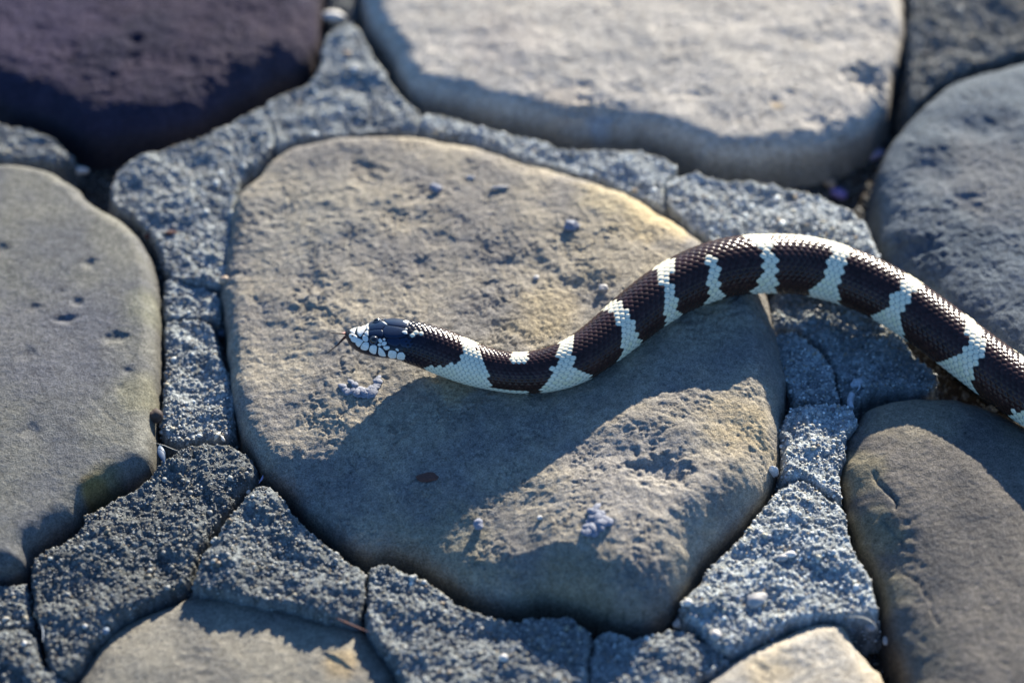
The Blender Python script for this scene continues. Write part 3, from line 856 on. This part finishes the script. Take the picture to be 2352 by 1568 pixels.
def skin_mat(name, rough, coat):
    m, nt, bs = new_mat(name)
    a = N(nt, "ShaderNodeAttribute"); a.attribute_name = "tint"
    tc = N(nt, "ShaderNodeTexCoord")
    n1 = N(nt, "ShaderNodeTexNoise", Scale=1400.0, Detail=3.0)
    nt.links.new(tc.outputs["Object"], n1.inputs["Vector"])
    c = mul(nt, a.outputs[0], ramp(nt, n1.outputs[0], [(0.3, 0.85), (0.7, 1.1)]))
    nt.links.new(c, bs.inputs["Base Color"])
    bs.inputs["Roughness"].default_value = rough
    bs.inputs["Specular IOR Level"].default_value = 0.26
    bs.inputs["Subsurface Weight"].default_value = 0.0
    bs.inputs["Coat Weight"].default_value = coat
    bs.inputs["Coat Roughness"].default_value = 0.16
    b = N(nt, "ShaderNodeBump", Strength=0.08, Distance=0.0003)
    nt.links.new(n1.outputs[0], b.inputs["Height"]); nt.links.new(b.outputs[0], bs.inputs["Normal"])
    return m


M_SKIN = skin_mat("snake_skin", 0.24, 0.0)
M_PLATE = skin_mat("snake_head_scales", 0.30, 0.1)
snake = bpy.data.objects.new("snake", None)
COL.objects.link(snake)
snake['label'] = "black and white banded snake stretched across the tan stone, forked tongue out"
snake['category'] = "snake"
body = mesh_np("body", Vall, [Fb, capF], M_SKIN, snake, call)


# head scales: each a thin domed plate on the skin
def plate(pts, color, h=0.00035, name="head_scale", grow=1.0):
    st = np.array([skin(*r1(*p)) for p in pts])
    st = catmull(st, 5)
    s0 = st.mean(0)
    fr = [1.0, 1.0, 0.93, 0.8, 0.6, 0.35]
    hh = [-0.00025, 0.00003, h * 0.62, h * .9, h * 1.0, h * 1.05]
    rings = []
    for f, q in zip(fr, hh):
        u = s0 + (st - s0) * f * grow
        rings.append(body_pt_n(u[:, 0], u[:, 1], np.full(len(u), q)))
    cen = body_pt_n(np.array([s0[0]]), np.array([s0[1]]), np.array([h * 1.06]))
    V = np.concatenate(rings + [cen]); n_ = len(st)
    F = []
    for k in range(len(fr) - 1):
        a = np.arange(n_) + k * n_; b = np.roll(np.arange(n_), -1) + k * n_
        F.append(np.stack([a, b, b + n_, a + n_], -1))
    F = np.concatenate(F)
    a = np.arange(n_) + (len(fr) - 1) * n_; b = np.roll(np.arange(n_), -1) + (len(fr) - 1) * n_
    T = np.stack([a, b, np.full(n_, len(V) - 1)], -1)
    # outward winding
    e1 = V[F[0][1]] - V[F[0][0]]
    sgn = 0
    t0 = T[0]; nn = np.cross(V[t0[1]] - V[t0[0]], V[t0[2]] - V[t0[0]])
    c0 = np.array([np.interp(s0[0], SL, CEN[:, j]) for j in range(3)])
    if nn @ (V[t0[2]] - c0) < 0:
        F = F[:, ::-1]; T = T[:, ::-1]
    return mesh_np(name, V, [F, T], M_PLATE, snake, np.tile(np.array(color), (len(V), 1)))


WHT = (0.82, 0.82, 0.76); NAVY = (0.012, 0.026, 0.062)  # NAVY puts the blue sky reflection into the plates' colour
W_PL = [
    [(442, 380), (460, 345), (500, 325), (528, 338), (513, 372), (480, 386)],
    [(430, 440), (445, 408), (478, 397), (496, 412), (497, 450), (488, 498), (460, 488), (432, 465)],
    [(422, 505), (450, 493), (480, 500), (508, 520), (525, 547), (515, 575), (492, 592), (452, 565), (428, 540)],
    [(527, 370), (542, 332), (590, 309), (630, 307), (648, 330), (635, 363), (590, 376), (552, 377)],
    [(517, 402), (560, 387), (618, 390), (628, 420), (610, 460), (587, 498), (556, 526), (532, 500), (521, 450)],
    [(652, 300), (690, 287), (718, 326), (690, 343), (657, 350), (645, 322)],
    [(634, 388), (650, 362), (662, 352), (655, 400), (666, 438), (642, 448), (630, 420)],
    [(612, 482), (640, 458), (660, 467), (659, 518), (640, 514), (616, 500)],
    [(587, 532), (602, 508), (638, 521), (652, 542), (648, 580), (620, 588), (592, 570)],
    [(445, 562), (488, 577), (500, 600), (475, 598), (452, 580)],
    [(507, 602), (532, 552), (588, 577), (583, 610), (550, 652), (513, 632)],
    [(572, 650), (602, 602), (648, 600), (663, 630), (657, 678), (625, 697), (578, 680)],
    [(667, 690), (692, 642), (740, 634), (763, 660), (745, 737), (702, 733), (669, 710)],
    [(776, 738), (782, 672), (800, 660), (850, 702), (873, 758), (850, 772), (802, 763)],
    [(897, 740), (907, 707), (950, 700), (993, 717), (1003, 750), (984, 792), (932, 793), (902, 770)],
    [(1007, 780), (1022, 732), (1070, 720), (1103, 747), (1113, 785), (1085, 812), (1022, 803)],
    [(782, 560), (808, 556), (828, 590), (810, 608), (787, 590)],
    [(831, 562), (850, 550), (866, 565), (850, 583)],
    [(770, 627), (793, 610), (814, 628), (790, 647)],
    [(822, 618), (842, 594), (878, 597), (883, 625), (860, 643), (832, 638)],
    [(840, 657), (870, 647), (913, 652), (918, 678), (880, 690), (852, 680)],
    [(992, 682), (1010, 672), (1034, 690), (1029, 710), (1006, 704)],
]
W_SPOT = [
    [(1082, 347), (1110, 332), (1158, 347), (1150, 368), (1110, 374)],
    [(1072, 472), (1110, 457), (1138, 482), (1130, 501), (1092, 494)],
    [(1106, 437), (1124, 427), (1135, 440), (1120, 450)],
    [(820, 347), (848, 350), (885, 386), (858, 380)],
    [(841, 292), (868, 287), (870, 303), (846, 308)],
]
B_PL = [
    [(658, 472), (700, 453), (780, 448), (822, 453), (832, 490), (822, 522), (740, 512), (682, 518), (660, 500)],
    [(650, 372), (682, 338), (740, 329), (800, 334), (828, 352), (880, 391), (846, 416), (818, 438), (740, 441), (692, 446), (662, 430), (650, 402)],
    [(702, 300), (760, 283), (855, 282), (862, 314), (830, 326), (752, 319), (718, 316)],
    [(858, 332), (884, 303), (950, 289), (1040, 312), (1100, 333), (1151, 370), (1136, 407), (1080, 403), (960, 390), (897, 371)],
    [(838, 452), (863, 413), (902, 402), (1000, 414), (1100, 439), (1131, 470), (1134, 516), (1050, 536), (950, 545), (882, 536), (842, 500)],
    [(890, 562), (950, 556), (1020, 552), (1050, 590), (1020, 640), (960, 640), (905, 610)],
    [(1060, 560), (1130, 540), (1190, 570), (1210, 620), (1160, 670), (1080, 650), (1045, 600)],
]
for q in W_PL: plate(q, WHT, 0.00024, grow=1.03)
for q in B_PL: plate(q, NAVY, 0.00018, grow=1.03)
for q in W_SPOT: plate(q, WHT, 0.00034, "scale_spot")
# the far side of the face mirrors the near one
for q in (W_PL[2], W_PL[10], W_PL[11], W_PL[12], W_PL[13], W_PL[14], W_PL[15]):
    o_far = None
    st_save = skin
    def skin_far(px, py, _s=st_save):
        a, b = _s(px, py); return a, -b
    skin = skin_far
    plate(q, WHT, 0.00026)
    skin = st_save

# eyes
M_EYE = plain_mat("eye_black", (0.006, 0.006, 0.009), rough=0.06, spec=0.8, var=0.1)
M_RING = plain_mat("eye_ring", (0.06, 0.09, 0.14), rough=0.35)
es, et = skin(*r1(718, 574))
for sgn in (1, -1):
    c = body_pt_n(np.array([es]), np.array([sgn * et]), np.array([-0.00055]))[0]
    ctr = np.array([np.interp(es, SL, CEN[:, j]) for j in range(3)])
    nrm = body_pt_n(np.array([es]), np.array([sgn * et]), np.array([0.001]))[0] - body_pt_n(np.array([es]), np.array([sgn * et]), np.array([0.0]))[0]
    nrm /= np.linalg.norm(nrm)
    a = np.cross(nrm, [0, 0, 1.0]); a /= np.linalg.norm(a); b = np.cross(nrm, a)
    eye = mesh_np("eye", c + ICO4 * 0.0019, ICO4F, M_EYE, snake)
    ang = np.linspace(0, 2 * math.pi, 32, endpoint=False); tb = np.linspace(0, 2 * math.pi, 8, endpoint=False)
    A_, B_ = np.meshgrid(ang, tb, indexing='ij')
    Rr = 0.00172; rr = 0.00026
    V = (c + nrm * 0.00075 + (np.cos(A_) * (Rr + rr * np.cos(B_)))[..., None] * a + (np.sin(A_) * (Rr + rr * np.cos(B_)))[..., None] * b + (rr * np.sin(B_))[..., None] * nrm).reshape(-1, 3)
    id_ = np.arange(256).reshape(32, 8)
    Fq = np.stack([id_, np.roll(id_, -1, 0), np.roll(np.roll(id_, -1, 0), -1, 1), np.roll(id_, -1, 1)], -1).reshape(-1, 4)
    mesh_np("eyelid_ring", V, Fq, M_RING, eye)
# nostrils
M_BLACK = plain_mat("nostril_black", (0.004, 0.004, 0.005), rough=0.6)
ns, nt_ = skin(*r1(470, 526))
for sgn in (1, -1):
    c = body_pt_n(np.array([ns]), np.array([sgn * nt_]), np.array([0.00030]))[0]
    mesh_np("nostril", c + ICO3 * np.array([0.00042, 0.00042, 0.00042]), ICO3F, M_BLACK, snake)


def tube(name, P, R, mat, parent=None, n=10, flat=1.0, col=None):
    P = np.asarray(P, float); R = np.asarray(R, float)
    T = np.gradient(P, axis=0); T /= np.linalg.norm(T, axis=1)[:, None] + 1e-12
    ref = np.array([0.13, 0.2, 1.0]); S = np.cross(T, ref); S /= np.linalg.norm(S, axis=1)[:, None]; U = np.cross(S, T)
    a = np.linspace(0, 2 * math.pi, n, endpoint=False)
    V = P[:, None] + R[:, None, None] * (np.cos(a)[None, :, None] * S[:, None] + flat * np.sin(a)[None, :, None] * U[:, None])
    m = len(P); V = V.reshape(-1, 3); id_ = np.arange(m * n).reshape(m, n)
    nx = np.roll(id_, -1, 1)
    F = np.stack([id_[:-1], nx[:-1], nx[1:], id_[1:]], -1).reshape(-1, 4)
    V = np.concatenate([V, P[:1], P[-1:]])
    T1 = np.stack([nx[0], id_[0], np.full(n, m * n)], -1); T2 = np.stack([id_[-1], nx[-1], np.full(n, m * n + 1)], -1)
    if col is not None:
        col = np.concatenate([np.repeat(col, n, 0), col[:1], col[-1:]])
    return mesh_np(name, V, [F, T1, T2], mat, parent, col)


tip_z = CEN[0, 2]
M_TONGUE = skin_mat("tongue_red_to_black", 0.4, 0.1)
mouth = CEN[0] + np.array([0.0015, 0, -0.0008])
ton = bpy.data.objects.new("tongue", None)
def tongue_branch(pts, zz, name):
    W = at(np.array([r1(*p)[0] for p in pts]), np.array([r1(*p)[1] for p in pts]), np.array(zz))
    W = catmull(W, 8, False)
    t = np.linspace(0, 1, len(W))
    R = 0.0009 * (1 - t) ** 0.8 + 0.00008
    c = np.array((0.42, 0.035, 0.03))[None] * (1 - smooth(0.28, 0.55, t))[:, None] + np.array((0.012, 0.008, 0.012))[None] * smooth(0.28, 0.55, t)[:, None]
    return W, R, c
zt = tip_z
W1, R1, c1 = tongue_branch([(440, 492), (400, 490), (330, 488), (240, 482), (150, 458)], [zt - .001, zt - .001, zt, zt + .001, zt + .002], 'a')
W2, R2, c2 = tongue_branch([(440, 512), (400, 518), (365, 542), (320, 588), (270, 640), (130, 745)], [zt - .0015, zt - .0015, zt - .002, zt - .0025, zt - .003, zt - .004], 'b')
tg = tube("tongue", W1, R1, M_TONGUE, snake, col=c1, flat=0.6)
c2 = c2 * 0.25 + np.array((0.012, 0.007, 0.010)) * 0.75
tube("tongue_fork", W2, R2, M_TONGUE, tg, col=c2, flat=0.6)


# ------------------------------------------------------------------ small things lying about
def tag(o, label, cat, group=None):
    o['label'] = label; o['category'] = cat
    o.name = {'chip': 'stone_chip', 'lump': 'dark_lump', 'crumb': 'stone_crumb', 'fleck': 'bark_fleck'}.get(cat, cat)
    group = group or {'pebble': 'loose pebbles', 'chip': 'stone chips', 'crumb': 'crumbs on the stones', 'straw': 'bits of straw', 'crust': 'patches of lilac crust', 'fibre': 'thin dry fibres'}.get(cat)
    if group: o['group'] = group
    return o


def blob(name, px, py, sx, sy, sz, mat, rot=0, seed=1, rough=0.25, sink=0.3, tilt=0.0):
    w = on(px, py)
    r = np.random.RandomState(seed)
    V = ICO4.copy()
    n = np.zeros(len(V))
    for k in range(5):
        d = r.randn(3); d /= np.linalg.norm(d); n += np.sin(V @ d * (2 + 1.4 * k) + r.rand() * 6) / (1 + .7 * k)
    V = V * (1 + rough * 0.35 * n)[:, None]
    V = V * np.array([sx, sy, sz]) * mm
    c, s = math.cos(rot), math.sin(rot)
    ct, st = math.cos(tilt), math.sin(tilt)
    V = np.stack([V[:, 0] * ct + V[:, 2] * st, V[:, 1], -V[:, 0] * st + V[:, 2] * ct], -1)
    V = np.stack([V[:, 0] * c - V[:, 1] * s, V[:, 0] * s + V[:, 1] * c, V[:, 2]], -1)
    return mesh_np(name, V + w + np.array([0, 0, sz * mm * (1 - sink)]), ICO4F, mat)


M_PEB_W = plain_mat("white_pebble", (0.66, 0.64, 0.60), rough=0.5, bump=0.2)
M_PEB_T = plain_mat("tan_pebble", (0.42, 0.31, 0.22), rough=0.5, bump=0.2)
M_PEB_G = plain_mat("grey_pebble", (0.40, 0.39, 0.38), rough=0.55, bump=0.2)
M_PURP = plain_mat("violet_chip", (0.22, 0.17, 0.42), rough=0.45, bump=0.3)
M_LICH = plain_mat("grey_lilac_crust", (0.22, 0.24, 0.30), rough=0.7, bump=0.5, bs_=1500)
M_RUST = plain_mat("red_brown_fleck", (0.10, 0.045, 0.035), rough=0.8, bump=0.4)
M_DKPEB = plain_mat("dark_brown_lump", (0.055, 0.04, 0.035), rough=0.75, bump=0.5)
M_STRAW = plain_mat("dry_straw", (0.55, 0.52, 0.44), rough=0.6)
M_TWIG = plain_mat("red_brown_stalk", (0.09, 0.035, 0.03), rough=0.7)
M_FIBRE = plain_mat("pale_fibre", (0.45, 0.5, 0.55), rough=0.6)

tag(blob("pebble", 1812, 1276, 2.9, 1.5, 1.3, M_PEB_W, 0.1, 3, .2), "long white pebble lying on the gritty mortar, right of its grey partner", "pebble")
tag(blob("pebble", 1796, 1284, 2.3, 1.6, 1.4, M_PEB_G, 0.2, 4, .15), "round grey pebble touching the long white pebble on the mortar", "pebble")
tag(blob("pebble", 1157, 1514, 1.9, 1.8, 1.6, M_PEB_W, 0.2, 5, .1), "round white pebble on the mortar at the bottom edge", "pebble")
tag(blob("pebble", 1735, 1378, 4.2, 3.0, 1.6, M_PEB_G, 0.4, 6, .4, .5), "rough pale lump set in the mortar above the cream stone", "pebble")
tag(blob("pebble", 1580, 1387, 2.0, 1.6, 1.4, M_PEB_W, 0.4, 7, .2), "white pebble at the lower right corner of the tan stone", "pebble")
tag(blob("pebble", 1557, 1436, 2.6, 1.9, 1.8, M_PEB_W, 0.7, 8, .5), "angular white stone chip under the lower edge of the tan stone", "pebble")
tag(blob("pebble", 1643, 1460, 2.0, 2.2, 1.4, M_PEB_G, 0.4, 9, .3), "bluish grey pebble in the gap left of the cream stone", "pebble")
tag(blob("pebble", 516, 648, 2.2, 1.9, 1.8, M_PEB_T, 0.2, 10, .2), "tan pebble in the joint at the left edge of the tan stone", "pebble")
tag(blob("pebble", 508, 770, 2.3, 2.0, 1.9, plain_mat("blue_grey_pebble", (0.12, 0.16, 0.22), bump=.2), 0.2, 11, .2), "blue-grey pebble in the joint left of the snake's tongue", "pebble")
tag(blob("pebble", 357, 962, 3.2, 3.0, 2.6, M_DKPEB, 0.2, 12, .5), "dark brown lump wedged beside the left olive stone", "lump")
tag(blob("pebble", 186, 413, 5.0, 2.0, 1.8, M_PEB_W, -0.1, 13, .3), "bright white chip above the left olive stone", "pebble")
tag(blob("pebble", 770, 44, 6.0, 3.0, 2.6, M_PEB_W, -0.15, 14, .3), "large white chip in the gap between the purple and the big pale stone", "pebble")
tag(blob("pebble", 816, 163, 2.2, 1.9, 1.5, M_PEB_W, 0, 15, .2), "round white pebble on the mortar beside the big pale stone", "pebble")
tag(blob("pebble", 797, 127, 1.9, 1.6, 1.2, M_PEB_T, 0, 16, .2), "small tan pebble on the mortar beside the big pale stone", "pebble")
tag(blob("pebble", 1925, 450, 5.0, 3.0, 2.4, M_PURP, -0.7, 17, .4), "violet chip in the joint behind the snake", "chip")
tag(blob("pebble", 1908, 428, 3.0, 3.0, 2.4, M_PEB_T, 0.7, 18, .4), "tan chip touching the violet chip behind the snake", "chip")
tag(blob("pebble", 2013, 360, 4.0, 2.2, 2.0, plain_mat("lilac_chip", (.4, .35, .5)), 0.7, 19, .4), "lilac chip between the big pale stone and the blue-grey stone", "chip")
tag(blob("pebble", 343, 546, 1.8, 1.8, 1.5, M_RUST, 0, 20, .3), "red-brown crumb at the upper right edge of the olive stone", "crumb")
tag(blob("pebble", 393, 540, 2.4, 1.6, 1.5, M_RUST, 0, 21, .4), "red-brown crumb on the mortar right of the olive stone", "crumb")
tag(blob("pebble", 571, 1160 - 26, 1.0, 1.0, 0.9, M_PEB_W, 0, 22, .2), "tiny cream pebble at the crack between the two lower mortar pieces", "pebble")
tag(blob("pebble", 196, 1440, 1.0, 0.9, 0.8, M_PEB_W, 0, 23, .2), "tiny white pebble on the lower left mortar", "pebble")
tag(blob("pebble", 243, 1452, 1.8, 1.6, 1.3, plain_mat("blue_pebble", (.16, .22, .3)), 0, 24, .4), "bluish pebble in the joint left of the lowest grey stone", "pebble")
tag(blob("pebble", 1998, 1442, 2.2, 1.6, 1.5, M_PEB_G, 0, 25, .4), "grey pebble in the dark gap right of the cream stone, upper one", "pebble")
tag(blob("pebble", 2030, 1490, 1.5, 2.2, 1.2, M_PEB_W, 0, 26, .3), "small white pebble in the dark gap right of the cream stone, lower one", "pebble")
tag(blob("pebble", 1387, 664, 2.4, 2.0, 1.2, M_PEB_G, 0.4, 27, .5), "pale crumb on the tan stone just behind the snake's body", "crumb")
tag(blob("pebble", 1232, 640, 1.7, 1.3, 1.0, M_PEB_G, 0.4, 28, .3), "grey crumb on the tan stone above the snake's neck", "crumb")
tag(blob("pebble", 1148, 433, 4.6, 1.0, .9, M_PEB_G, 0.12, 29, .2), "pale grey rod-shaped chip on the upper part of the tan stone", "chip")
tag(blob("pebble", 1082, 410, 2.2, 1.3, .8, M_PEB_G, 0.0, 30, .4), "pale grey crumb left of the rod-shaped chip on the tan stone", "crumb")
tag(blob("pebble", 1004, 434, 3.2, 2.2, 1.2, M_LICH, -.5, 31, .5), "grey-lilac crumb near the upper edge of the tan stone", "crumb")
tag(blob("pebble", 1312, 520, 4.0, 2.8, 1.8, M_LICH, .3, 32, .6), "grey-lilac lump on the middle of the tan stone's far half", "crumb")
tag(blob("pebble", 1098, 1206, 2.4, 2.6, 1.6, M_LICH, .3, 33, .5), "grey-lilac lump low on the tan stone, left of the larger crust", "crumb")
tag(blob("pebble", 982, 1097, 4.3, 2.4, 0.9, M_RUST, 0.05, 34, .3, .55), "oval red-brown fleck stuck on the shaded part of the tan stone", "fleck")
tag(blob("pebble", 1240, 1190 - 0, 1.2, 1.0, .8, M_PEB_W, 0.05, 35, .3, .4), "tiny white crumb left of the large lilac crust", "crumb")


def crust(px_list, label, seed):
    """dried splash: small lobes melted together"""
    Vs, Fs = [], []; n = 0; r = np.random.RandomState(seed)
    for (x, y, s) in px_list:
        w = on(x, y)
        V = ICO3 * (1 + 0.25 * (r.rand(len(ICO3), 1) - .5)) * np.array([s * (1 + .6 * r.rand()), s * (.7 + .4 * r.rand()), s * .45]) * mm
        a = r.rand() * 3; c, q = math.cos(a), math.sin(a)
        V = np.stack([V[:, 0] * c - V[:, 1] * q, V[:, 0] * q + V[:, 1] * c, V[:, 2]], -1)
        Vs.append(V + w + np.array([0, 0, s * .22 * mm])); Fs.append(ICO3F + n); n += len(V)
    return tag(mesh_np("crust", np.concatenate(Vs), np.concatenate(Fs), M_LICH), label, "crust")


crust([(787, 888, 1.5), (793, 896, 1.5), (802, 901, 1.6), (812, 898, 1.6), (806, 878, 1.3), (815, 884, 1.4), (820, 903, 2.0), (829, 897, 1.7), (838, 903, 2.1), (846, 899, 1.8), (855, 901, 2.4), (858, 893, 1.8), (864, 887, 1.7), (868, 877, 1.8), (869, 870, 1.4), (847, 909, 1.5), (837, 910, 1.4), (825, 909, 1.3)],
      "crescent of grey-lilac crust on the tan stone in front of the snake's head", 5)
crust([(1369, 1168, 1.8), (1366, 1178, 2.2), (1380, 1180, 1.8), (1360, 1190, 1.8), (1374, 1190, 2.6), (1390, 1195, 2.2), (1398, 1200, 1.8), (1382, 1203, 2.6), (1370, 1204, 2.2), (1356, 1202, 1.6), (1350, 1210, 1.7), (1362, 1214, 2.2), (1342, 1222, 1.5), (1352, 1223, 1.8), (1366, 1224, 1.8), (1380, 1213, 1.9)],
      "knobbly grey-lilac crust on the sunlit lower part of the tan stone", 6)

# white flake at the tan stone's right corner
w = on(1774, 1088)
r = np.random.RandomState(2)
V = ICO4 * np.array([2.7, 0.9, 4.2]) * mm; V = V * (1 + .25 * np.sign(np.sin(V[:, [0]] * 1500 + V[:, [2]] * 900)) * .3)
tag(mesh_np("flake", V + w + [0, 0, .0012], ICO4F, plain_mat("white_flake", (.72, .72, .72), rough=.35, bump=.8)), "bright white flake standing at the right edge of the tan stone", "flake")


def strand(name, pts, rad, mat, label, cat, lift=0.4, arch=0.0, taper=True, flat=1.0):
    W = np.array([on(x, y) for x, y in pts]); zz = W[:, 2].max() + lift * mm
    if np.ptp(W[:, 2]) < 2 * mm: zz = W[:, 2] + lift * mm
    W = at(np.array([p[0] for p in pts]), np.array([p[1] for p in pts]), zz + np.zeros(len(W)))
    W = catmull(W, 8, False); t = np.linspace(0, 1, len(W)); W[:, 2] += arch * mm * np.sin(t * math.pi)
    R = rad * mm * (np.clip(np.sin(t * math.pi), 0.15, 1) if taper else np.ones(len(W)))
    return tag(tube(name, W, R, mat, None, 8, flat), label, cat)


strand("straw", [(492, 1014), (499, 1004), (507, 992)], 0.85, M_STRAW, "short curled white straw on the mortar at the left edge of the tan stone", "straw", 1.2, 1.0)
strand("straw", [(508, 1000), (512, 1008), (517, 1014)], 0.7, M_PEB_W, "stubby white bit beside the curled white straw", "straw", 1.2)
strand("twig", [(770, 1418), (800, 1432), (850, 1452)], 0.55, M_TWIG, "red-brown twig bridging the joint above the lowest grey stone", "twig", 2.0)
strand("twig", [(345, 1014), (375, 1022), (400, 1032), (420, 1038)], 0.14, M_STRAW, "thin tan hair across the joint right of the olive stone", "fibre", 2.0)
strand("leaf", [(367, 1022), (371, 1042), (378, 1062)], 1.7, plain_mat("blue_grey_leaf", (.06, .10, .17), rough=.45), "narrow blue-grey leaf standing in the joint right of the olive stone", "leaf", 1.5, 1.0, True, 0.25)
strand("straw", [(1957, 905), (1952, 922), (1955, 938)], 1.4, M_FIBRE, "pale stalk lying in the dark hollow below the snake", "straw", 1.5, 0, False)
strand("fibre", [(1960, 868), (1972, 876), (1974, 890), (1966, 900)], 0.5, M_FIBRE, "small curl of pale fluff in the hollow below the snake", "fluff", 1.8)
tag(blob("fluff", 1966, 884, 2.6, 2.2, 1.8, M_FIBRE, .3, 44, .5), "pale lump of fluff in the dark hollow below the snake", "fluff")
strand("straw", [(3, 1425), (12, 1421), (24, 1419)], 0.9, M_STRAW, "short tan straw on the small mortar piece at the left edge", "straw", 1.0)
strand("straw", [(49, 1481), (56, 1477), (62, 1473)], 1.0, M_PEB_W, "short white chip on the lower left corner mortar", "straw", 1.0)
strand("fibre", [(94, 1432), (99, 1450), (98, 1475)], 0.22, M_FIBRE, "thin pale fibre in the crack of the lower left mortar", "fibre", 1.2)
strand("fibre", [(594, 1110), (602, 1098), (604, 1090)], 0.45, plain_mat("lilac_fibre", (.35, .35, .55)), "lilac shred at the peak of the triangular mortar piece", "fibre", 1.0)
strand("fibre", [(1940, 1418), (1975, 1422), (2005, 1436), (2015, 1450)], 0.25, M_STRAW, "thin dry fibre arching in the gap right of the cream stone", "fibre", 2.0, 2.0)
